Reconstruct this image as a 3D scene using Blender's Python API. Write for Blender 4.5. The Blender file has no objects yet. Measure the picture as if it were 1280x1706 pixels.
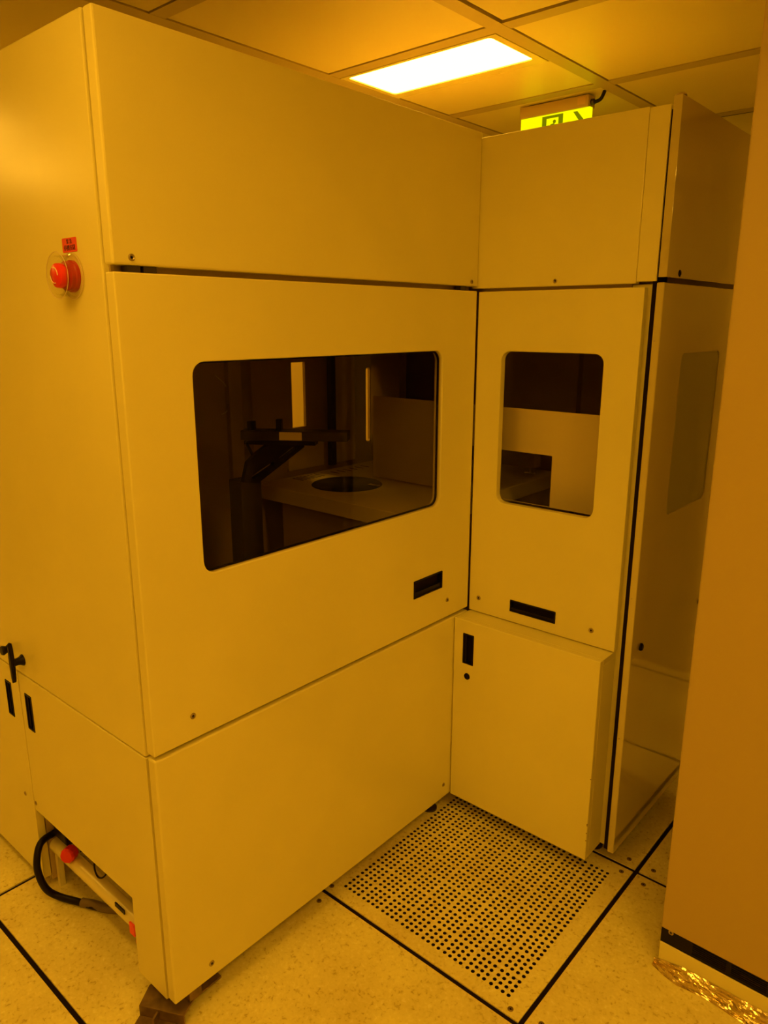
import bpy, bmesh, math, random
from mathutils import Vector, Matrix
random.seed(4)
S = bpy.context.scene
C = bpy.context.collection

# ------------------------------------------------------------------ camera, world, exposure
CAM = (1.13765, -1.67434, 1.43099); YAW, PIT, ROL, FPX = 0.71711, -0.25035, 0.0012, 1239.7463
f = Vector((-math.sin(YAW)*math.cos(PIT), math.cos(YAW)*math.cos(PIT), math.sin(PIT)))
r = Vector((math.cos(YAW), math.sin(YAW), 0)); u = r.cross(f)
r2 = r*math.cos(ROL)+u*math.sin(ROL); u2 = -r*math.sin(ROL)+u*math.cos(ROL)
cd = bpy.data.cameras.new('camera'); cam = bpy.data.objects.new('camera', cd); C.objects.link(cam)
M = Matrix((r2, u2, -f)).transposed().to_4x4(); M.translation = Vector(CAM); cam.matrix_world = M
cd.sensor_fit = 'HORIZONTAL'; cd.sensor_width = 36; cd.lens = 36*FPX/1280; cd.clip_start = .02
S.camera = cam
S.view_settings.view_transform = 'Standard'; S.view_settings.look = 'None'
S.view_settings.gamma = 1; S.view_settings.use_curve_mapping = False
S.view_settings.exposure = 0.0
w = bpy.data.worlds.new('world'); S.world = w; w.use_nodes = True
w.node_tree.nodes['Background'].inputs[0].default_value = (.5, .25, .02, 1)
w.node_tree.nodes['Background'].inputs[1].default_value = 0.02
LAMP_COL = (1.0, .50, .040); LAMP_STR = 24.8
LAMPS = [(-.326, .239, True), (-1.526, .239, False), (-2.726, .239, False),  # in view first; unseen ones added to brighten the room behind the slits
         (-2.126, -1.561, False), (-2.726, -2.161, False), (1.474, -.961, False), (.274, -1.561, False),  # unseen: first pair follows glows on the side panel, rest added for light
         (2.674, -.961, False), (2.074, .839, False), (1.474, -2.161, False), (-.326, -3.361, False), (2.074, -3.361, False)]  # unseen, added for light on the floor, fronts and ceiling

# ------------------------------------------------------------------ materials
def nt(name):
    m = bpy.data.materials.new(name); m.use_nodes = True
    n = m.node_tree; b = n.nodes['Principled BSDF']
    return m, n, b
def simple(name, col, rough=.5, metal=0, spec=.5, bump=0, scale=300, var=0, vscale=6):
    m, n, b = nt(name)
    b.inputs['Base Color'].default_value = (*col, 1); b.inputs['Roughness'].default_value = rough
    b.inputs['Metallic'].default_value = metal; b.inputs['Specular IOR Level'].default_value = spec
    tc = n.nodes.new('ShaderNodeTexCoord')
    if bump:
        t = n.nodes.new('ShaderNodeTexNoise'); t.inputs['Scale'].default_value = scale; t.inputs['Detail'].default_value = 3
        bp = n.nodes.new('ShaderNodeBump'); bp.inputs['Strength'].default_value = bump; bp.inputs['Distance'].default_value = .001
        n.links.new(tc.outputs['Object'], t.inputs['Vector']); n.links.new(t.outputs['Fac'], bp.inputs['Height'])
        n.links.new(bp.outputs['Normal'], b.inputs['Normal'])
    if var:
        t = n.nodes.new('ShaderNodeTexNoise'); t.inputs['Scale'].default_value = vscale; t.inputs['Detail'].default_value = 4
        rp = n.nodes.new('ShaderNodeValToRGB')
        rp.color_ramp.elements[0].color = (*[c*(1-var) for c in col], 1); rp.color_ramp.elements[0].position = .35
        rp.color_ramp.elements[1].color = (*[min(1, c*(1+var)) for c in col], 1); rp.color_ramp.elements[1].position = .65
        n.links.new(tc.outputs['Object'], t.inputs['Vector']); n.links.new(t.outputs['Fac'], rp.inputs['Fac'])
        n.links.new(rp.outputs['Color'], b.inputs['Base Color'])
    return m
PAINT = simple('cream_paint', (.80, .73, .27), .23, spec=.38, bump=.06, scale=500, var=.025, vscale=3)
GLOSSP = simple('shaded_glossy_cream_paint', (.62, .53, .20), .09, spec=1.0, bump=.01, scale=500, var=.02, vscale=3)  # cream darkened to deepen the shade on the corner cabinet's side
TANP = simple('tan_paint', (.50, .375, .13), .45, bump=.05, scale=500)
WALLP = simple('wall_paint', (.76, .68, .3), .5)
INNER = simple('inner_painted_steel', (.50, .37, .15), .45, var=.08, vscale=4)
TOPM = simple('top_sheet_paint', (.38, .31, .13), .6)
INPANEL = simple('inner_cream_sheet', (.80, .68, .30), .45)
CEILM = simple('ceiling_metal', (.84, .75, .30), .38, metal=.1, bump=.03, scale=200)
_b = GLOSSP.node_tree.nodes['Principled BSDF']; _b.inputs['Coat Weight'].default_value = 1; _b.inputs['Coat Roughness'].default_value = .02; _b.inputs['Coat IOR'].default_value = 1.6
CBAR = simple('ceiling_grid_metal', (.56, .47, .19), .4, metal=.3)
BLACK = simple('black_plastic', (.007, .004, .002), .4, spec=.18)
RUBBER = simple('black_rubber', (.012, .006, .003), .8, spec=.1)
STEEL = simple('screw_steel', (.45, .36, .2), .35, metal=.9)
DSTEEL = simple('dark_steel', (.045, .033, .015), .45, metal=.3)
BRONZE = simple('worn_galvanised_steel', (.24, .16, .07), .42, metal=.6, bump=.2, scale=60, var=.3, vscale=25)
RED = simple('red_plastic', (.75, .025, .015), .3)
DRED = simple('dark_red_plastic', (.45, .02, .01), .35)
STICK = simple('red_sticker', (.75, .06, .02), .5)
INK = simple('dark_ink', (.06, .01, .005), .6)
WHITE = simple('white_print', (.85, .7, .5), .4)
PINK = simple('fluorescent_red_tag', (1.0, .10, .06), .5)
PIPE = simple('cream_tube', (.78, .70, .34), .25)
SEAL = simple('white_seal', (.75, .62, .35), .4)
ALU = simple('aluminium', (.55, .45, .25), .3, metal=.8)

def foil():
    m, n, b = nt('crinkled_foil')
    b.inputs['Base Color'].default_value = (.80, .66, .36, 1); b.inputs['Metallic'].default_value = 1; b.inputs['Roughness'].default_value = .2
    tc = n.nodes.new('ShaderNodeTexCoord'); t = n.nodes.new('ShaderNodeTexVoronoi'); t.inputs['Scale'].default_value = 45
    bp = n.nodes.new('ShaderNodeBump'); bp.inputs['Strength'].default_value = .3; bp.inputs['Distance'].default_value = .004
    n.links.new(tc.outputs['Object'], t.inputs['Vector']); n.links.new(t.outputs['Distance'], bp.inputs['Height']); n.links.new(bp.outputs['Normal'], b.inputs['Normal'])
    return m
FOIL = foil()

def vinyl():
    m, n, b = nt('speckled_vinyl')
    L = n.links; tc = n.nodes.new('ShaderNodeTexCoord')
    t1 = n.nodes.new('ShaderNodeTexNoise'); t1.inputs['Scale'].default_value = 110; t1.inputs['Detail'].default_value = 4; t1.inputs['Distortion'].default_value = .5
    r1 = n.nodes.new('ShaderNodeValToRGB'); e = r1.color_ramp.elements
    e[0].position = .27; e[0].color = (.55, .43, .15, 1); e[1].position = .40; e[1].color = (.82, .74, .27, 1)
    e2 = e.new(.62); e2.color = (.88, .80, .30, 1); e3 = e.new(.72); e3.color = (.95, .89, .42, 1)
    t2 = n.nodes.new('ShaderNodeTexNoise'); t2.inputs['Scale'].default_value = 5; t2.inputs['Detail'].default_value = 5
    r2_ = n.nodes.new('ShaderNodeValToRGB'); g = r2_.color_ramp.elements
    g[0].position = .3; g[0].color = (.86, .82, .78, 1); g[1].position = .6; g[1].color = (1, 1, 1, 1)
    mx = n.nodes.new('ShaderNodeMix'); mx.data_type = 'RGBA'; mx.blend_type = 'MULTIPLY'; mx.inputs[0].default_value = 1
    L.new(tc.outputs['Object'], t1.inputs['Vector']); L.new(tc.outputs['Object'], t2.inputs['Vector'])
    L.new(t1.outputs['Fac'], r1.inputs['Fac']); L.new(t2.outputs['Fac'], r2_.inputs['Fac'])
    L.new(r1.outputs['Color'], mx.inputs[6]); L.new(r2_.outputs['Color'], mx.inputs[7]); L.new(mx.outputs[2], b.inputs['Base Color'])
    b.inputs['Roughness'].default_value = .42; b.inputs['Specular IOR Level'].default_value = .4
    return m
VINYL = vinyl()

def pane(name, tint, gloss_r=.02, refl=1.0):
    m = bpy.data.materials.new(name); m.use_nodes = True; n = m.node_tree; n.nodes.clear()
    o = n.nodes.new('ShaderNodeOutputMaterial'); mix = n.nodes.new('ShaderNodeMixShader')
    fr = n.nodes.new('ShaderNodeFresnel'); fr.inputs['IOR'].default_value = 1.45
    mu = n.nodes.new('ShaderNodeMath'); mu.operation = 'MULTIPLY'; ge = n.nodes.new('ShaderNodeNewGeometry'); mb = n.nodes.new('ShaderNodeMath'); mb.operation = 'MULTIPLY_ADD'; mb.inputs[1].default_value = -refl; mb.inputs[2].default_value = refl; n.links.new(ge.outputs['Backfacing'], mb.inputs[0]); n.links.new(mb.outputs[0], mu.inputs[1])
    tr = n.nodes.new('ShaderNodeBsdfTransparent'); tr.inputs['Color'].default_value = (*tint, 1)
    gl = n.nodes.new('ShaderNodeBsdfGlossy'); gl.inputs['Roughness'].default_value = gloss_r
    L = n.links; L.new(fr.outputs[0], mu.inputs[0]); L.new(mu.outputs[0], mix.inputs[0]); L.new(tr.outputs[0], mix.inputs[1]); L.new(gl.outputs[0], mix.inputs[2]); L.new(mix.outputs[0], o.inputs[0])
    return m
TINT = pane('smoked_amber_acrylic', (.85, .81, .68), refl=.6)
CLEAR = pane('clear_acrylic', (.96, .95, .93), refl=.5)
SIDEG = simple('frosted_grey_acrylic', (.46, .47, .19), .22, spec=.7)
SHROUD = pane('clear_shroud_plastic', (.96, .95, .93), refl=1)

def emit(name, col, st):
    m = bpy.data.materials.new(name); m.use_nodes = True; n = m.node_tree; n.nodes.clear()
    o = n.nodes.new('ShaderNodeOutputMaterial'); e = n.nodes.new('ShaderNodeEmission')
    e.inputs[0].default_value = (*col, 1); e.inputs[1].default_value = st; n.links.new(e.outputs[0], o.inputs[0]); return m
LAMPM = emit('amber_lamp_diffuser', LAMP_COL, LAMP_STR)
EXITM = emit('lit_exit_sign', (1.0, .95, .0), 1.03)
EXITD = emit('backlit_sign_print', (.19, .19, .0), 1.0)

# ------------------------------------------------------------------ helpers
WL = {}
def wloc(o):
    return WL.get(o.name, Vector((0, 0, 0)))
def props(o, label=None, cat=None, group=None, kind=None):
    for k, v in (('label', label), ('category', cat), ('group', group), ('kind', kind)):
        if v: o[k] = v
    return o
def thing(name, loc, label, cat, group=None):
    o = bpy.data.objects.new(name, None); C.objects.link(o); o.location = loc; o.empty_display_size = .05
    WL[o.name] = Vector(loc); return props(o, label, cat, group)
def obj(name, bm, mat, parent=None, bevel=0, smooth=False, seg=2):
    """bm in WORLD coordinates; origin goes to the bounding-box centre"""
    bmesh.ops.remove_doubles(bm, verts=bm.verts, dist=1e-6)
    bmesh.ops.recalc_face_normals(bm, faces=bm.faces)
    lo = Vector([min(v.co[i] for v in bm.verts) for i in range(3)]); hi = Vector([max(v.co[i] for v in bm.verts) for i in range(3)])
    c = (lo+hi)/2
    for v in bm.verts: v.co -= c
    me = bpy.data.meshes.new(name); bm.to_mesh(me); bm.free()
    me.materials.append(mat)
    if smooth:
        for p in me.polygons: p.use_smooth = True
    o = bpy.data.objects.new(name, me); C.objects.link(o)
    WL[o.name] = c
    if parent is not None: o.parent = parent; o.location = c-wloc(parent)
    else: o.location = c
    if bevel:
        b = o.modifiers.new('bevel', 'BEVEL'); b.width = bevel; b.segments = seg; b.limit_method = 'ANGLE'; b.angle_limit = math.radians(40)
    if smooth:
        try: me.set_sharp_from_angle(angle=math.radians(40))
        except Exception: pass
    return o
def bx(bm, lo, hi):
    vs = [bm.verts.new((x, y, z)) for x in (lo[0], hi[0]) for y in (lo[1], hi[1]) for z in (lo[2], hi[2])]
    for q in ((0, 1, 3, 2), (4, 6, 7, 5), (0, 4, 5, 1), (2, 3, 7, 6), (0, 2, 6, 4), (1, 5, 7, 3)):
        bm.faces.new([vs[i] for i in q])
    return bm
def box(lo, hi): return bx(bmesh.new(), lo, hi)
def boxes(*bs):
    bm = bmesh.new()
    for lo, hi in bs: bx(bm, lo, hi)
    return bm
def rrect(a0, b0, a1, b1, rad, n=6):
    pts = []
    for cx, cy, s in ((a1-rad, b1-rad, 0), (a0+rad, b1-rad, 90), (a0+rad, b0+rad, 180), (a1-rad, b0+rad, 270)):
        for k in range(n+1):
            t = math.radians(s+90*k/n); pts.append((cx+rad*math.cos(t), cy+rad*math.sin(t)))
    return pts
def rect(a0, b0, a1, b1): return [(a0, b0), (a1, b0), (a1, b1), (a0, b1)]
def circ(a, b, rad, n=16): return [(a+rad*math.cos(2*math.pi*k/n), b+rad*math.sin(2*math.pi*k/n)) for k in range(n)]
def plate(outer, holes, fr, d0, d1):
    """polygon with holes in a local plane; fr(u,v,d)->world; thickness from d0 to d1"""
    bm = bmesh.new(); edges = []
    for loop in [outer]+list(holes):
        vs = [bm.verts.new(fr(a, b, d0)) for a, b in loop]
        for i in range(len(vs)): edges.append(bm.edges.new((vs[i], vs[(i+1) % len(vs)])))
    res = bmesh.ops.triangle_fill(bm, use_beauty=True, use_dissolve=False, edges=edges)
    faces = [g for g in res['geom'] if isinstance(g, bmesh.types.BMFace)]
    off = Vector(fr(0, 0, d1))-Vector(fr(0, 0, d0))
    ex = bmesh.ops.extrude_face_region(bm, geom=faces)
    for g in ex['geom']:
        if isinstance(g, bmesh.types.BMVert): g.co += off
    bmesh.ops.recalc_face_normals(bm, faces=bm.faces)
    bmesh.ops.dissolve_limit(bm, angle_limit=math.radians(1), verts=bm.verts, edges=bm.edges)
    bmesh.ops.triangulate(bm, faces=[f_ for f_ in bm.faces if len(f_.verts) > 4])
    return bm
FX = lambda a, b, d: (d, a, b)            # plane x = d, u=y, v=z
FY = lambda a, b, d: (a, d, b)            # plane y = d, u=x, v=z
FZ = lambda a, b, d: (a, b, d)
def lathe(bm, p, axis, prof, n=20):
    """prof: list of (radius, height) along axis from p"""
    ax = Vector(axis).normalized(); t = Vector((0, 0, 1)) if abs(ax.z) < .9 else Vector((1, 0, 0))
    e1 = ax.cross(t).normalized(); e2 = ax.cross(e1); p = Vector(p); rings = []
    for rad, h in prof:
        if rad < 1e-7: rings.append([bm.verts.new(p+ax*h)])
        else: rings.append([bm.verts.new(p+ax*h+(e1*math.cos(2*math.pi*k/n)+e2*math.sin(2*math.pi*k/n))*rad) for k in range(n)])
    for a, b in zip(rings, rings[1:]):
        for k in range(n):
            k2 = (k+1) % n
            q = [a[0]] if len(a) == 1 else [a[k], a[k2]]
            q += [b[0]] if len(b) == 1 else [b[k2], b[k]]
            if len(q) >= 3: bm.faces.new(q)
    return bm
def tube(bm, pts, rad, n=12, caps=True):
    P = [Vector(p) for p in pts]; rings = []; prev = None
    for i, p in enumerate(P):
        d = (P[min(i+1, len(P)-1)]-P[max(i-1, 0)]).normalized()
        if prev is None:
            t = Vector((0, 0, 1)) if abs(d.z) < .9 else Vector((1, 0, 0)); e1 = d.cross(t).normalized()
        else: e1 = (prev-d*prev.dot(d)).normalized()
        prev = e1; e2 = d.cross(e1)
        rr = rad[i] if isinstance(rad, (list, tuple)) else rad
        rings.append([bm.verts.new(p+(e1*math.cos(2*math.pi*k/n)+e2*math.sin(2*math.pi*k/n))*rr) for k in range(n)])
    for a, b in zip(rings, rings[1:]):
        for k in range(n): bm.faces.new((a[k], a[(k+1) % n], b[(k+1) % n], b[k]))
    if caps: bm.faces.new(rings[0][::-1]); bm.faces.new(rings[-1])
    return bm
def spline(P, n=8):
    P = [Vector(p) for p in P]; out = []
    Q = [P[0]*2-P[1]]+P+[P[-1]*2-P[-2]]
    for i in range(1, len(Q)-2):
        for k in range(n):
            t = k/n; a, b, c, d = Q[i-1], Q[i], Q[i+1], Q[i+2]
            out.append(.5*((2*b)+(c-a)*t+(2*a-5*b+4*c-d)*t*t+(3*b-a-3*c+d)*t**3))
    out.append(P[-1]); return out
def screw(parent, p, axis, rad=.006, mat=None, name='screw'):
    bm = bmesh.new()
    lathe(bm, p, axis, [(0, -.0006), (rad*.42, -.0006), (rad*.45, .0016), (rad*.75, .0022), (rad*.98, .0014), (rad, -.001)], 14)
    s = obj(name, bm, mat or STEEL, parent, smooth=True)
    d = bmesh.new(); lathe(d, p, axis, [(0, .0003), (rad*.40, .0003), (rad*.40, -.0004)], 6)
    obj('socket', d, BLACK, s); return s
def recess(parent, a0, b0, a1, b1, fr, d_front, inward, deep=.012):
    """flush pull: black rim + recessed cup in the plane; inward = sign along d"""
    i = .0035
    rim = plate(rect(a0, b0, a1, b1), [rect(a0+i, b0+i, a1-i, b1-i)], fr, d_front-inward*.0012, d_front+inward*deep)
    h = obj('recessed_handle', rim, BLACK, parent, bevel=.0008)
    obj('cup', plate(rect(a0+i, b0+i, a1-i, b1-i), [], fr, d_front+inward*(deep-.002), d_front+inward*deep), RUBBER, h)
    lipw = (b1-b0)*.25
    if (a1-a0) > (b1-b0): lp = rect(a0+i, b0+i, a1-i, b0+i+lipw)
    else: lp = rect(a0+i, b0+i, a0+i+(a1-a0)*.22, b1-i)
    obj('grip_lip', plate(lp, [], fr, d_front+inward*.002, d_front+inward*.005), BLACK, h)
    return h

# ------------------------------------------------------------------ room
ZC = 2.1395
X0, X1, Y0, Y1 = -4.2, 3.4, -5.0, 1.32
NX, NY = -.026, .0925          # ceiling grid node
GX, GY = .5333, -.5485         # floor grid node
# floor tiles
bm = bmesh.new(); g = .0058
tiles = []
for i in range(-9, 6):
    for j in range(-8, 4):
        if i == -1 and j == 0: continue
        a0, b0 = GX+.6*i+g, GY+.6*j+g; a1, b1 = a0+.6-2*g, b0+.6-2*g
        a0, a1, b0, b1 = max(a0, X0), min(a1, X1), max(b0, Y0), min(b1, Y1)
        if a1-a0 < .02 or b1-b0 < .02: continue
        bx(bm, (a0, b0, -.03), (a1, b1, 0))
floor = props(obj('floor', bm, VINYL), kind='structure')
sub = props(obj('trim_1', boxes(((X0, Y0, -.05), (GX-.6-g, Y1, -.004)), ((GX+g, Y0, -.05), (X1, Y1, -.004)),
    ((GX-.6-g, Y0, -.05), (GX+g, GY-g, -.004)), ((GX-.6-g, GY+.6+g, -.05), (GX+g, Y1, -.004)),
    ((GX-.6-g, GY-g, -.30), (GX+g, GY+.6+g, -.26)), ((GX-.6-g, GY-g, -.2), (GX-.6+g-.0002, GY+.6+g, -.003)), ((GX-g+.0002, GY-g, -.2), (GX+g, GY+.6+g, -.003)), ((GX-.6+g, GY-g, -.2), (GX-g, GY+g-.0002, -.003)), ((GX-.6+g, GY+.6-g+.0002, -.2), (GX-g, GY+.6+g, -.003))), RUBBER), kind='structure')
for nx_, ny_ in ((GX, GY+.6), (GX, GY), (GX-.6, GY), (GX+.6, GY), (GX-1.2, GY), (GX-.6, GY-.6)):
    for sx, sy in ((.034, .034), (-.034, .034), (.034, -.034), (-.034, -.034)):
        px_, py_ = nx_+sx, ny_+sy
        if GX-.6 < px_ < GX and GY < py_ < GY+.6: continue
        screw(floor, (px_, py_, 0), (0, 0, 1), .0065, BRONZE)
# perforated panel
pp = thing('perforated_floor_panel', (GX-.3, GY+.3, 0), 'cream floor panel pierced with rows of round holes in front of the corner cabinet', 'floor panel')
a0, b0, a1, b1 = GX-.6+g, GY+g, GX-g, GY+.6-g
grp, pit = .0642, .01520
pos = [q*grp+k*pit for q in range(8) for k in range(4)]
ux = [-.017+p for p in pos]; vy = [-.500+p for p in pos]
cellb = lambda arr, lo, hi: [lo]+[(arr[i]+arr[i+1])/2 for i in range(len(arr)-1)]+[hi]
bm = bmesh.new()
cu = cellb(ux, ux[0]-pit/2, ux[-1]+pit/2); cv = cellb(vy, vy[0]-pit/2, vy[-1]+pit/2)
for i, cx in enumerate(ux):
    for j, cy in enumerate(vy):
        N = 12; R_ = .0046
        hole = []; out = []
        for k in range(N):
            t = 2*math.pi*(k+.5)/N; c_, s_ = math.cos(t), math.sin(t)
            hole.append((cx+R_*c_, cy+R_*s_))
        corners = [(cu[i+1], cv[j+1]), (cu[i], cv[j+1]), (cu[i], cv[j]), (cu[i+1], cv[j])]
        hv = [bm.verts.new((x, y, 0)) for x, y in hole]; hb = [bm.verts.new((x, y, -.03)) for x, y in hole]
        co = [bm.verts.new((x, y, 0)) for x, y in corners]
        # hole verts k: angle 15+30k ; corners at 45,135,225,315 -> between k=1(45)
        q = N//4
        for s in range(4):
            idx = [(1+q*s+t) % N for t in range(q+1)]
            bm.faces.new([co[s]]+[co[(s+1) % 4]]+[hv[t] for t in idx[::-1]])
        for k in range(N):
            bm.faces.new((hv[k], hv[(k+1) % N], hb[(k+1) % N], hb[k])).material_index = 1  # black hole walls stand in for the shade inside the holes
for (x0_, y0_, x1_, y1_) in ((a0, b0, a1, cv[0]), (a0, cv[-1], a1, b1), (a0, cv[0], cu[0], cv[-1]), (cu[-1], cv[0], a1, cv[-1])):
    bm.faces.new([bm.verts.new(p) for p in ((x0_, y0_, 0), (x1_, y0_, 0), (x1_, y1_, 0), (x0_, y1_, 0))])
for (p, q_) in (((a0, b0), (a1, b0)), ((a1, b0), (a1, b1)), ((a1, b1), (a0, b1)), ((a0, b1), (a0, b0))):
    bm.faces.new([bm.verts.new(v) for v in ((*p, 0), (*q_, 0), (*q_, -.03), (*p, -.03))])
obj('panel', bm, VINYL, pp).data.materials.append(RUBBER)
for x, y in ((GX-.034, GY+.022), (GX-.03, GY+.6-.026), (GX-.6+.022, GY+.024)):
    screw(pp, (x, y, 0), (0, 0, 1), .0065, BRONZE)

# walls
T = .08
props(obj('wall_left', box((X0-T, Y0, 0), (X0, Y1, ZC)), WALLP), kind='structure')
props(obj('wall_right', box((X1, Y0, 0), (X1+T, Y1, ZC)), WALLP), kind='structure')
props(obj('wall_front', box((X0, Y0-T, 0), (X1, Y0, ZC)), WALLP), kind='structure')
props(obj('wall_back', box((X0, Y1, 0), (X1, Y1+T, ZC)), WALLP), kind='structure')
# ceiling tiles, grid bars
lampcells = {}
for lx, ly, vis in LAMPS:
    lampcells[(round((lx+.3-NX)/.6), round((ly-.1465-NY)/.6))] = (lx, ly)
bt = bmesh.new(); bb = bmesh.new(); bw = .022; gp = .0038
for i in range(-7, 6):
    for j in range(-9, 3):
        a1, b0 = NX+.6*i-bw, NY+.6*j+bw; a0, b1 = NX+.6*(i-1)+bw, NY+.6*(j+1)-bw
        if (i, j) in lampcells: b0 = NY+.6*j+.303
        gq = gp
        if (i, j) == (1, -1): gp = .010
        aa0, aa1, bb0, bb1 = max(a0+gp, X0), min(a1-gp, X1), max(b0+gp, Y0), min(b1-gp, Y1)
        if aa1-aa0 > .02 and bb1-bb0 > .02: bx(bt, (aa0, bb0, ZC+.003), (aa1, bb1, ZC+.02))
        gp = gq
ceil = props(obj('ceiling', bt, CEILM), kind='structure')
bmb = bmesh.new()
for i in range(-7, 6):
    x = NX+.6*i
    if X0 < x-bw and x+bw < X1: bx(bmb, (x-bw, Y0, ZC), (x+bw, Y1, ZC+.016))
for j in range(-9, 3):
    y = NY+.6*j
    if Y0 < y-bw and y+bw < Y1:
        xs = [X0]+[NX+.6*i for i in range(-7, 6) if X0 < NX+.6*i-bw and NX+.6*i+bw < X1]+[X1]
        for p, q_ in zip(xs, xs[1:]): bx(bmb, (p+bw+.0008, y-bw, ZC+.0004), (q_-bw-.0008, y+bw, ZC+.016))
props(obj('trim_2', bmb, CBAR), kind='structure')
props(obj('trim_3', box((X0, Y0, ZC+.03), (X1, Y1, ZC+.05)), RUBBER), kind='structure')

# lamps
def lamp(lx, ly, label, group=None):
    t = thing('ceiling_lamp', (lx, ly, ZC), label, 'ceiling lamp', group)
    hx = .3-bw-.003; y0, y1 = ly-.1465+bw+.003, ly+.1535-.003
    o_ = rect(lx-hx, y0, lx+hx, y1)
    ix0, ix1, iy0, iy1 = lx-.254, lx+.252, ly-.110, ly+.108
    obj('frame', plate(o_, [rrect(ix0, iy0, ix1, iy1, .012, 4)], FZ, ZC-.001, ZC+.012), PAINT, t, bevel=.001)
    obj('diffuser', plate(rrect(ix0-.001, iy0-.001, ix1+.001, iy1+.001, .012, 4), [], FZ, ZC+.002, ZC+.010), LAMPM, t)
    return t
base = None
def nice(lx, ly):
    return 'unseen recessed amber ceiling lamp placed to light the room around the cabinets'
for k, (lx, ly, vis) in enumerate(LAMPS):
    if vis: base = lamp(lx, ly, 'glowing rectangular lamp set in the ceiling above the cabinets')
    else:
        c = base.copy(); C.objects.link(c); c.location = (lx, ly, ZC); c['label'] = nice(lx, ly); c['group'] = 'unseen ceiling lamps around the cabinets'
        for ch in list(base.children):
            d = ch.copy(); C.objects.link(d); d.parent = c

# exit sign
ex = thing('exit_sign', (-.228, .76, ZC), 'glowing yellow emergency exit sign under the ceiling behind the corner cabinet', 'exit sign')
EZ1 = ZC-.001
obj('housing', box((-.357, .745, 2.103), (-.103, .79, EZ1)), TANP, ex, bevel=.0015)
sp = obj('sign_face', box((-.355, .752, 1.985), (-.101, .772, 2.1035)), EXITM, ex)
fy = .7515
obj('door_symbol', plate(rect(-.272, 2.0, -.195, 2.098), [rect(-.256, 1.995+.006, -.211, 2.090)], FY, fy, fy-.0008), EXITD, sp)
man = plate(circ(-.226, 2.078, .0055, 12), [], FY, fy, fy-.0008)
obj('figure_head', man, EXITD, sp)
obj('figure_body', plate([(-.246, 2.061), (-.240, 2.071), (-.228, 2.073), (-.218, 2.065), (-.214, 2.048), (-.220, 2.047), (-.224, 2.057), (-.226, 2.039), (-.214, 2.023), (-.212, 2.007), (-.219, 2.007), (-.221, 2.021), (-.234, 2.033), (-.240, 2.013), (-.254, 2.009), (-.254, 2.015), (-.245, 2.019), (-.238, 2.051), (-.244, 2.053), (-.250, 2.059)], [], FY, fy, fy-.0008), EXITD, sp)
obj('arrow', plate([(-.178, 2.068), (-.137, 2.068), (-.158, 2.096), (-.144, 2.096), (-.112, 2.059), (-.144, 2.022), (-.158, 2.022), (-.137, 2.050), (-.178, 2.050)], [], FY, fy, fy-.0008), EXITD, sp)
obj('sticker', box((-.142, .7442, 2.112), (-.114, .745, 2.133)), simple('paper_sticker', (.6, .42, .15), .6), ex)
bm = bmesh.new(); tube(bm, spline([(-.101, .765, 2.118), (-.088, .765, 2.117), (-.07, .763, 2.122), (-.058, .758, 2.137), (-.055, .757, 2.146)]), .0055)
obj('cable', bm, BLACK, ex, smooth=True)
bm = bmesh.new(); lathe(bm, (-.103, .765, 2.118), (1, 0, 0), [(0, 0), (.009, 0), (.009, .01), (.006, .012), (0, .012)])
obj('cable_gland', bm, DSTEEL, ex)

# ------------------------------------------------------------------ large cabinet (left)
YA = -1.024
A = thing('equipment_cabinet', (-.37, -.2, 0), 'large cream machine enclosure with a wide smoked window and red emergency button on its side', 'cabinet')
tf = .026
XI = -.033
# front
up = obj('upper_panel', box((-tf, YA, 1.519), (0, -.001, 1.884)), PAINT, A, bevel=.0035)
screw(up, (0, -.990, 1.531), (1, 0, 0)); screw(up, (0, -.03, 1.530), (1, 0, 0), .0055)
wd = obj('window_door', plate(rect(YA, .637, -.003, 1.508), [rrect(-.887, .964, -.146, 1.361, .026), rect(-.2505, .730, -.1285, .778)], FX, 0, -tf), PAINT, A, bevel=.0025)
obj('window_pane', plate(rrect(-.8875, .9635, -.1455, 1.3615, .026), [], FX, -.006, -.010), TINT, wd)
bm = plate(rrect(-.8875, .9635, -.1455, 1.3615, .0265), [rrect(-.8835, .9675, -.1495, 1.3575, .0225)], FX, -.0115, -.016)
obj('window_gasket', bm, RUBBER, wd)
recess(wd, -.2505, .730, -.1285, .778, FX, 0, -1, .016)
screw(wd, (0, -.104, .687), (1, 0, 0), .0065); screw(wd, (0, -.935, .687), (1, 0, 0), .0065)
lp = obj('lower_panel', box((-tf, YA, .060), (0, -.003, .6275)), PAINT, A, bevel=.0035)
screw(lp, (0, -.931, .096), (1, 0, 0), .0068); screw(lp, (0, -.101, .104), (1, 0, 0), .0062)
# hinge bits in the gap
for y in (-.985, -.955, -.06): obj('hinge', box((-.022, y-.012, 1.5085), (-.004, y+.012, 1.5185)), DSTEEL, A)
# side
sd = obj('side_panel', box((-1.10, YA, .6245), (XI, YA+.02, 1.886)), PAINT, A, bevel=.003)
ls = obj('lower_side_panel', plate([(-.590, .243), (-.140, .243), (-.140, .051), (XI, .051), (XI, .6215), (-.590, .6215)], [rect(-.565, .481, -.531, .574)], FY, YA, YA+.02), PAINT, A, bevel=.0015)
recess(ls, -.565, .481, -.531, .574, FY, YA, 1, .014)
screw(ls, (-.581, YA, .266), (0, -1, 0), .006)
ll = obj('left_side_door', plate(rect(-1.10, .035, -.594, .6215), [rect(-.673, .481, -.641, .574)], FY, YA, YA+.02), PAINT, A, bevel=.0015)
recess(ll, -.673, .481, -.641, .574, FY, YA, 1, .014)
screw(ll, (-.640, YA, .266), (0, -1, 0), .006)
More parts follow.
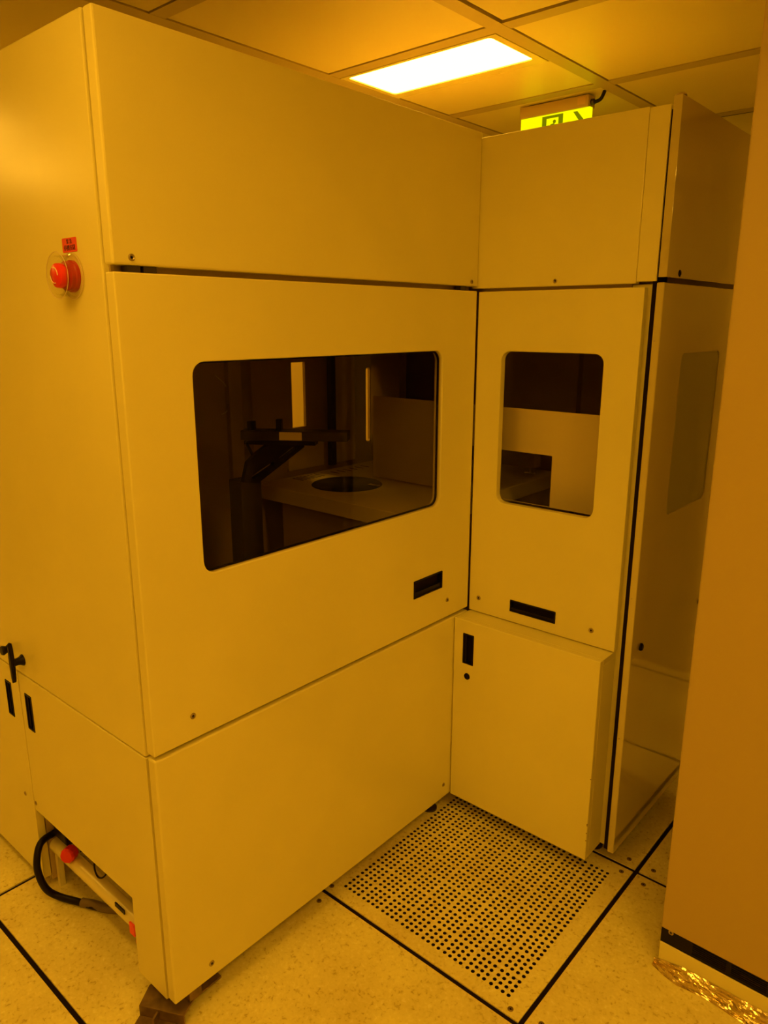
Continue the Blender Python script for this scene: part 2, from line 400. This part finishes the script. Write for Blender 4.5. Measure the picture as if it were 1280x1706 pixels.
# inner body of cabinet
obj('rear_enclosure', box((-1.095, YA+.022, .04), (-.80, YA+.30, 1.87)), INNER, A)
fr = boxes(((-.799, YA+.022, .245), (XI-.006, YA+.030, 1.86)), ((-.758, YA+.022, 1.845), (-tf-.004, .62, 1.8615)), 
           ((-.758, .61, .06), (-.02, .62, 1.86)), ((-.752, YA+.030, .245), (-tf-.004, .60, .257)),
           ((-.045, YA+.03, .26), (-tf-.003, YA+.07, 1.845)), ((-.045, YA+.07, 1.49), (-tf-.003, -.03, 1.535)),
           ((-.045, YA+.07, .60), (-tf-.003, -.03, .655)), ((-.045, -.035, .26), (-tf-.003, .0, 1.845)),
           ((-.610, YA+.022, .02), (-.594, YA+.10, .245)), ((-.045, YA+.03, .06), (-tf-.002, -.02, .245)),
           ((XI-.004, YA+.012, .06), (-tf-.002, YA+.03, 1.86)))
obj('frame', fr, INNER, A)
obj('bounce_top_sheet', box((-.758, YA+.032, 1.862), (-tf-.004, .62, 1.872)), TOPM, A)  # unseen sheet, darkened to cut the lamp glow bounced onto the ceiling
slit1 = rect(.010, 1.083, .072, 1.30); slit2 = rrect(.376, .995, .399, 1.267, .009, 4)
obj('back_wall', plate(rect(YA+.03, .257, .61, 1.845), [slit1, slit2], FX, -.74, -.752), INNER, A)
# wall profiles inside
obj('inner_post', boxes(((-.738, -.262, .26), (-.72, -.245, 1.84)), ((-.738, -.20, .26), (-.69, -.165, 1.84))), INNER, A)
obj('inner_rail', boxes(((-.715, .150, .94), (-.695, .172, 1.84))), DSTEEL, A)
obj('inner_liner', boxes(((-.7395, .20, .94), (-.725, .30, 1.84))), INPANEL, A)
obj('inner_liner', boxes(((-.7395, -.02, .94), (-.731, .145, 1.06))), INPANEL, A)
obj('inner_cover', boxes(((-.7395, .402, .94), (-.60, .44, 1.84))), INNER, A)
# emergency stop
es = obj('emergency_button', lathe(bmesh.new(), (-.130, YA, 1.505), (0, -1, 0), [(0, 0), (.026, 0), (.026, .006), (.024, .008), (.024, .014), (.012, .016), (0, .016)], 28), DRED, A, smooth=True)
obj('button_cap', lathe(bmesh.new(), (-.130, YA, 1.505), (0, -1, 0), [(.012, .012), (.019, .018), (.0205, .024), (.0195, .030), (.016, .0325), (0, .0335)], 28), RED, es, smooth=True)
for s in (0, math.pi):
    pts = [Vector((-.130+.0125*math.cos(s+t), YA-.0338, 1.505+.0125*math.sin(s+t))) for t in [k*.22 for k in range(9)]]
    obj('arrow_mark', tube(bmesh.new(), pts, .0008, 5), WHITE, es)
bm = bmesh.new(); lathe(bm, (-.130, YA, 1.505), (0, -1, 0), [(.0375, .0), (.0375, .002), (.034, .0025), (.033, .027), (.0375, .0275), (.038, .029), (.0315, .029), (.0315, .0015), (.0375, 0)], 36)
gd = obj('clear_guard', bm, SHROUD, es, smooth=True)
for yy in (YA-.0285, YA-.003):
    rim = [(-.130+.0375*math.cos(2*math.pi*k/40), yy, 1.505+.0375*math.sin(2*math.pi*k/40)) for k in range(41)]
    obj('rim', tube(bmesh.new(), rim, .0005, 5, caps=False), SEAL, gd)  # pale rings stand in for the bright outline of the clear guard
# label sticker with characters
st = obj('warning_sticker', plate(rrect(-.157, 1.544, -.108, 1.567, .002, 2), [], FY, YA, YA-.0006), STICK, A)
def text_mesh(name, s, x, z, size, y, mat, parent, frame='Y'):
    cu_ = bpy.data.curves.new(name, 'FONT'); cu_.body = s; cu_.size = size; cu_.align_x = 'CENTER'; cu_.align_y = 'CENTER'; cu_.extrude = .0002
    to = bpy.data.objects.new(name, cu_); C.objects.link(to)
    dg = bpy.context.evaluated_depsgraph_get(); me = bpy.data.meshes.new_from_object(to.evaluated_get(dg))
    bpy.data.objects.remove(to); b = bmesh.new(); b.from_mesh(me); bpy.data.meshes.remove(me)
    for v in b.verts: v.co = Vector((x+v.co.x, y-v.co.z, z+v.co.y))
    if not b.verts: b.free(); return None
    return obj(name, b, mat, parent)
text_mesh('lettering', '緊 急', -.1325, 1.5606, .0085, YA-.0007, INK, st)
text_mesh('lettering', '停機按鈕', -.1325, 1.5505, .0098, YA-.0007, INK, st)
# T latch handle
lh = obj('latch_handle', lathe(bmesh.new(), (-.548, YA, .665), (0, -1, 0), [(0, 0), (.0135, 0), (.0135, .002), (.010, .007), (.0085, .014), (.010, .024), (.0, .026)], 18), BLACK, A, smooth=True)
bm = bmesh.new()
bl = [(-.548, .715), (-.5435, .700), (-.5415, .665), (-.544, .630), (-.548, .615), (-.552, .630), (-.5545, .665), (-.5525, .700)]
obj('grip', plate(bl, [], FY, YA-.020, YA-.030), BLACK, lh, bevel=.0015)
obj('second_latch', lathe(bmesh.new(), (-.612, YA, .675), (0, -1, 0), [(0, 0), (.0135, 0), (.0135, .002), (.010, .006), (.0085, .010), (.012, .018), (.010, .022), (.0, .023)], 18), BLACK, A, smooth=True)
# foot bracket at the near corner, plus levelling feet
z3 = .030
top = [(-.112, -1.018), (-.084, -1.060), (.008, -1.012), (-.010, -.972), (-.012, -.90), (-.10, -.90)]
fb = obj('foot_bracket', plate(top, [], FZ, z3, z3-.004), BRONZE, A, bevel=.0008)
fr_ = bmesh.new()
def prism(bm, base, h0, h1):
    a = [bm.verts.new((x, y, h0)) for x, y in base]; b = [bm.verts.new((x, y, h1)) for x, y in base]
    n = len(base); bm.faces.new(a[::-1]); bm.faces.new(b)
    for k in range(n): bm.faces.new((a[k], a[(k+1) % n], b[(k+1) % n], b[k]))
prism(fr_, [(-.084, -1.060), (.008, -1.012), (.0065, -1.009), (-.0855, -1.057)], .004, z3-.003)
obj('flange', fr_, BRONZE, fb)
ft = bmesh.new(); prism(ft, [(-.084, -1.060), (.008, -1.012), (.030, -1.054), (-.062, -1.102)], .0, .005)
obj('floor_plate', ft, BRONZE, fb, bevel=.001)
gb = bmesh.new(); prism(gb, [(-.047, -1.041), (-.043, -1.039), (-.034, -1.056), (-.038, -1.058)], .005, .026)
obj('gusset', gb, BRONZE, fb)
obj('anchor_bolt', lathe(bmesh.new(), (-.010, -1.052, .005), (0, 0, 1), [(0, 0), (.007, 0), (.007, .006), (.003, .007), (.003, .012), (0, .012)], 6), STEEL, fb)
obj('corner_block', box((-.040, -.985, .031), (-.008, -.955, .059)), BRONZE, fb)
def lfoot(par, x, y, top_):
    b = bmesh.new(); lathe(b, (x, y, 0), (0, 0, 1), [(0, 0), (.022, 0), (.022, .006), (.007, .012), (.007, top_), (0, top_)], 18)
    obj('levelling_foot', b, DSTEEL, par, smooth=True)
lfoot(A, -.075, -.60, .062); lfoot(A, -.05, -.10, .062); lfoot(A, -.69, -.30, .245); lfoot(A, -.69, .55, .25)

# pipe, cable and small parts under the large cabinet
SP = thing('drain_pipe', (-.42, -.98, .08), 'pale pipe with a red valve knob in the opening under the large cabinet', 'pipe')
obj('tube', tube(bmesh.new(), [(-.592, -.983, .118), (-.148, -.983, .118)], .0185, 16), PIPE, SP, smooth=True)
obj('valve_knob', lathe(bmesh.new(), (-.489, -.995, .150), (.5, -.75, .15), [(0, -.014), (.014, -.014), (.019, -.008), (.019, .012), (.015, .018), (0, .018)], 10), RED, SP, bevel=.001)
obj('valve_stem', tube(bmesh.new(), [(-.489, -.99, .118), (-.489, -.995, .150)], .006, 10), DRED, SP)
obj('support', box((-.166, -.990, .0), (-.150, -.978, .11)), PIPE, SP); obj('support', box((-.588, -.992, .0), (-.575, -.978, .11)), PIPE, SP)
for x in (-.19, -.165): obj('hazard_tag', box((x-.010, -1.006, .103 if x < -.18 else .090), (x+.010, -1.002, .132 if x < -.18 else .100)), PINK, SP)
obj('identification_plate', box((-.262, -1.004, .136), (-.222, -1.001, .146)), BLACK, SP)
TR = props(obj('cable_tray', boxes(((-.47, -.955, .165), (-.15, -.90, .172)), ((-.47, -.905, .165), (-.15, -.90, .243)), ((-.47, -.958, .165), (-.15, -.953, .19))), ALU), 'thin metal tray above the pale pipe in the opening under the large cabinet', 'cable tray')
WR = props(obj('thin_wire', tube(bmesh.new(), spline([(-.40, -.965, .20), (-.385, -.985, .165), (-.36, -.99, .150), (-.335, -.985, .165), (-.33, -.965, .20)]), .0022, 8), BLACK, smooth=True), 'thin black wire looping down between the red valve and the hazard tags', 'wire')
PC = thing('power_cable', (-.58, -1.0, .1), 'thick black cable looping from under the large cabinet onto the floor', 'cable')
obj('cord', tube(bmesh.new(), spline([(-.560, -.960, .175), (-.583, -.990, .158), (-.570, -1.030, .158), (-.556, -1.050, .124), (-.552, -1.050, .083), (-.549, -1.038, .038), (-.535, -1.018, .0125), (-.485, -.995, .0105), (-.40, -.955, .0105), (-.33, -.90, .0105)], 8), .0088, 12), BLACK, PC, smooth=True)
obj('plug', box((-.585, -.990, .150), (-.515, -.945, .205)), BLACK, PC, bevel=.006)
obj('sleeve', tube(bmesh.new(), spline([(-.470, -.988, .0120), (-.44, -.972, .0120), (-.40, -.955, .0120), (-.35, -.918, .0120)]), .0112, 12), simple('grey_sleeve', (.16, .11, .05), .35), PC, smooth=True)

# ------------------------------------------------------------------ contents of large cabinet
ST = thing('processing_stage', (-.36, .1, .9), 'cream work table with a dark round chuck behind the smoked window', 'work table')
obj('table_top', plate(rect(-.678, -.198, -.05, .600), [], FZ, .934, .888), INPANEL, ST, bevel=.002)
obj('table_body', box((-.60, -.17, .26), (-.08, .56, .887)), INNER, ST, bevel=.003)
obj('chuck', lathe(bmesh.new(), (-.46, -.02, .934), (0, 0, 1), [(0, .003), (.108, .003), (.112, .0), (.112, -.001)], 48), BLACK, ST, smooth=True)
obj('chuck_mark', box((-.40, .01, .9372), (-.36, .025, .9378)), ALU, ST)
obj('top_edge_strip', box((-.66, .054, .9342), (-.43, .057, .9352)), SEAL, ST)
for k in range(7): obj('vent_slot', box((-.655, -.075+k*.016, .9341), (-.605, -.070+k*.016, .9346)), BLACK, ST)
for k in range(6): obj('vent_slot', box((-.64, .085+k*.03, .9341), (-.60, .090+k*.03, .9346)), BLACK, ST)

RA = thing('transfer_robot', (-.36, -.4, .26), 'dark handling arm with slotted bracket and small posts behind the smoked window', 'robot arm')
dv = Vector((.219, .151, 0)).normalized(); nv = Vector((-dv.y, dv.x, 0)); P0 = Vector((-.440, -.438, 1.14))
def obox(bm, l0, l1, w0, w1, z0, z1):
    base_ = [P0+dv*a+nv*c for a, c in ((l0, w0), (l1, w0), (l1, w1), (l0, w1))]
    prism(bm, [(p.x, p.y) for p in base_], z0, z1); return bm
obj('arm_bar', obox(bmesh.new(), 0, .285, -.02, .03, 1.128, 1.153), DSTEEL, RA, bevel=.0015)
obj('under_plate', obox(bmesh.new(), .01, .20, -.022, .02, 1.117, 1.1275), BLACK, RA)
obj('arm_label', obox(bmesh.new(), .105, .165, -.0215, -.0205, 1.130, 1.151), INPANEL, RA)
obj('post', obox(bmesh.new(), .015, .034, -.006, .012, 1.153, 1.176), BLACK, RA)
obj('post', obox(bmesh.new(), .093, .107, -.006, .012, 1.153, 1.182), BLACK, RA)
def slot(p, q, rr, n=5):
    p, q = Vector(p), Vector(q); d = (q-p).normalized(); a = math.atan2(d.y, d.x); out = []
    for k in range(n+1): t = a-math.pi/2+math.pi*k/n; out.append((q.x+rr*math.cos(t), q.y+rr*math.sin(t)))
    for k in range(n+1): t = a+math.pi/2+math.pi*k/n; out.append((p.x+rr*math.cos(t), p.y+rr*math.sin(t)))
    return out
obj('slotted_bracket', plate([(-.366, 1.119), (-.26, 1.110), (-.252, 1.088), (-.425, 1.010), (-.472, 1.020), (-.455, 1.072), (-.429, 1.090)],
    [slot((-.345, 1.066), (-.285, 1.093), .0042), slot((-.440, 1.030), (-.372, 1.056), .005)], FX, -.40, -.415), BLACK, RA, bevel=.001)
obj('strut', tube(bmesh.new(), [(-.405, -.456, 1.125), (-.405, -.436, 1.09)], .004, 8), BLACK, RA)
obj('robot_column', boxes(((-.47, -.47, .257), (-.415, -.40, 1.02)), ((-.50, -.50, .257), (-.38, -.37, .30))), DSTEEL, RA, bevel=.004)
HW = props(obj('curved_strand', tube(bmesh.new(), spline([(-.735, -.30, 1.275), (-.735, -.262, 1.24), (-.735, -.25, 1.195), (-.735, -.262, 1.165), (-.735, -.285, 1.155)]), .0016, 8), SEAL, smooth=True), 'thin pale strand curving down at the left behind the smoked window', 'hose')  # thin pale curved strand just off the back wall

# ------------------------------------------------------------------ corner cabinet
B = thing('corner_cabinet', (.23, .37, 0), 'tall cream corner cabinet with a clear window, standing right of the large enclosure', 'cabinet')
ub = obj('upper_panel', box((-.02, 0, 1.514), (.421, .022, 1.872)), PAINT, B, bevel=.0025)
screw(ub, (.221, 0, 1.526), (0, -1, 0), .0055)
obj('upper_trim', box((.4215, .001, 1.518), (.4665, .03, 1.870)), PAINT, B, bevel=.0015)
db = obj('window_door', plate(rect(.0025, .629, .443, 1.506), [rrect(.079, .959, .359, 1.358, .024), rect(.1375, .659, .2755, .692)], FY, 0, .020), PAINT, B, bevel=.002)
obj('window_pane', plate(rrect(.074, .954, .364, 1.363, .022), [], FY, .0205, .0245), CLEAR, db)
recess(db, .1375, .659, .2755, .692, FY, 0, 1, .014)
screw(db, (.035, 0, .672), (0, -1, 0), .0068); screw(db, (.378, 0, .670), (0, -1, 0), .0068)
lo = obj('lower_door', plate(rect(.003, .060, .440, .6265), [rect(.034, .497, .069, .587), circ(.050, .459, .0095, 20)], FY, -.070, -.052), PAINT, B, bevel=.002)
bm = boxes(((.003, -.0518, .060), (.440, .019, .075)), ((.003, -.0518, .6105), (.440, .019, .6265)), ((.003, -.0518, .0755), (.018, .019, .610)), ((.425, -.0518, .0755), (.440, .019, .610)))
obj('door_return', bm, PAINT, B, bevel=.001)
for z_, h_ in ((.162, .010), (.140, .004), (.300, .003), (.118, .004)):
    obj('paint_chip', plate([(.4385, z_), (.4402, z_+h_*.2), (.4402, z_+h_), (.4372, z_+h_*.6)], [], FY, -.0703, -.0698), BRONZE, lo)
recess(lo, .034, .497, .069, .587, FY, -.070, 1, .014)
obj('lock', lathe(bmesh.new(), (.050, -.0695, .459), (0, -1, 0), [(0, -.004), (.0092, -.004), (.0092, .001), (.006, .0018), (.0055, 0), (0, 0)], 20), BLACK, lo)
obj('frame_strip', box((.405, .0215, .060), (.457, .050, 1.513)), PAINT, B, bevel=.002)
obj('gap_shade', box((.4575, .006, .062), (.4682, .060, 1.86)), RUBBER, B)  # black strip painting the shade in the open gap beside the side door
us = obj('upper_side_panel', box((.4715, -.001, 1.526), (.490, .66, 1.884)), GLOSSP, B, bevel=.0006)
screw(us, (.490, .072, 1.5365), (1, 0, 0), .0075, BLACK); screw(us, (.490, .53, 1.5365), (1, 0, 0), .0075, BLACK)
obj('end_cap', lathe(bmesh.new(), (.481, .012, 1.884), (0, 0, 1), [(0, .005), (.008, .005), (.011, .003), (.012, 0)], 16), TANP, us)
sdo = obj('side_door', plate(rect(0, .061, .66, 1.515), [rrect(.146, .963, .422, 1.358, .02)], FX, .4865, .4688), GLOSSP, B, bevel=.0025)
obj('window_pane', plate(rrect(.1455, .9625, .4225, 1.3585, .02), [], FX, .4835, .4795), SIDEG, sdo)
obj('window_backing', box((.455, .12, .93), (.462, .45, 1.39)), INPANEL, B)
for y in (.057, .478):
    obj('door_latch', lathe(bmesh.new(), (.4865, y, .638), (1, 0, 0), [(0, .006), (.007, .006), (.010, .003), (.010, 0)], 14), BLACK, sdo, smooth=True)
for z, x in ((1.39, .475), (1.0, .4755), (.78, .475), (.40, .475), (.14, .475)):
    obj('rivet', lathe(bmesh.new(), (x, 0, z), (0, -1, 0), [(0, .0006), (.0016, .0006), (.002, 0)], 8), STEEL, sdo)
bm = boxes(((-.018, .64, .06), (.46, .65, 1.86)), ((-.018, .606, .06), (-.008, .639, 1.86)),  ((.0, .03, .075), (.455, .65, .09)), ((.440, .061, .09), (.452, .64, 1.845)),
           ((.0, .022, 1.49), (.404, .03, 1.535)), ((.0, .0215, .60), (.404, .03, .66)), ((.001, .0215, .66), (.018, .05, 1.49)))
obj('frame', bm, INNER, B)
obj('bounce_top_sheet', box((-.02, .03, 1.850), (.462, .65, 1.860)), PAINT, B)  # unseen sheet, kept pale to bounce lamp light onto the ceiling
lfoot(B, .06, .06, .078); lfoot(B, .40, .08, .078); lfoot(B, .40, .58, .078)
# inner sheet with cut-out seen through both windows
IPN = props(obj('guard_sheet', plate(rect(-.474, .937, .438, 1.200), [rrect(-.10, .938, .176, 1.080, .0015, 2)], FY, .12, .123), INPANEL), 'cream metal guard sheet with a square cut-out behind the corner cabinet window', 'guard sheet')
SB = thing('sensor_block', (-.06, .4, 1.0), 'small metal block with a T-shaped pin seen through the square cut-out', 'sensor')
obj('block', box((-.09, .39, .980), (-.03, .43, 1.10)), ALU, SB, bevel=.002)
obj('pin', tube(bmesh.new(), [(-.05, .40, .98), (-.05, .40, .963)], .002, 8), SEAL, SB)
obj('pin_head', tube(bmesh.new(), [(-.068, .40, .962), (-.032, .40, .962)], .0022, 8), SEAL, SB)

# ------------------------------------------------------------------ foreground cabinet
Fg = thing('foreground_cabinet', (1.2, .1, 0), 'tall plain tan cabinet with a black louvred strip near the floor, at the right edge', 'cabinet')
YF = -.20
obj('door', box((.690, YF, .099), (1.75, YF+.022, 2.02)), TANP, Fg, bevel=.003)
obj('body', box((.694, YF+.023, .062), (1.745, .50, 2.015)), TANP, Fg, bevel=.003)
obj('bounce_top_sheet', box((.700, YF+.03, 2.0155), (1.74, .49, 2.018)), PAINT, Fg)  # unseen pale sheet added to throw light up at the ceiling
v = boxes(((.690, YF+.004, .0595), (1.75, YF+.022, .0985)))
lv = obj('louvre_strip', v, BLACK, Fg)
b = bmesh.new()
for q in range(12):
    for k in range(6): bx(b, (.76+q*.082, YF+.0025, .066+k*.005), (.832+q*.082, YF+.0042, .0682+k*.005))
obj('louvres', b, BLACK, lv)
screw(Fg, (.7115, YF+.004, .094), (0, -1, 0), .006)
obj('skirt', box((.690, YF+.001, .012), (1.75, YF+.022, .059)), PAINT, Fg, bevel=.002)
lfoot(Fg, .76, .1, .062); lfoot(Fg, 1.68, .1, .062); lfoot(Fg, .76, .42, .062); lfoot(Fg, 1.68, .42, .062)
# foil tape, crumpled, along the foot of the skirt
b = bmesh.new(); NXF, NR = 170, 10
from mathutils import noise
rows = []
for i in range(NXF+1):
    x = .683+(1.75-.683)*i/NXF; row = []
    st_ = min(1, .45+i/18)
    for k in range(NR+1):
        t = k/NR
        y = YF-.0005-.030*t*st_-.004*math.sin(x*37)*t; z = .001+.024*st_*(1-t)**1.35
        n1 = noise.noise(Vector((x*20, t*9, 3.1))); n2 = noise.noise(Vector((x*65, t*16, 7.7)))
        env = math.sin(math.pi*min(1, t*.9+.05))
        y -= (n1*.0045+n2*.0018)*env; z += (n1*.0050+abs(n2)*.0024)*env
        row.append(b.verts.new((x+n2*.0015, min(y, YF-.0002), max(z, .0010))))
    rows.append(row)
for p, q_ in zip(rows, rows[1:]):
    for k in range(NR): b.faces.new((p[k], q_[k], q_[k+1], p[k+1]))
ff = obj('foil_tape', b, FOIL)
sm = ff.modifiers.new('thickness', 'SOLIDIFY'); sm.thickness = .0006
props(ff, 'crumpled shiny foil tape sealing the foot of the tan cabinet to the floor', 'foil tape')
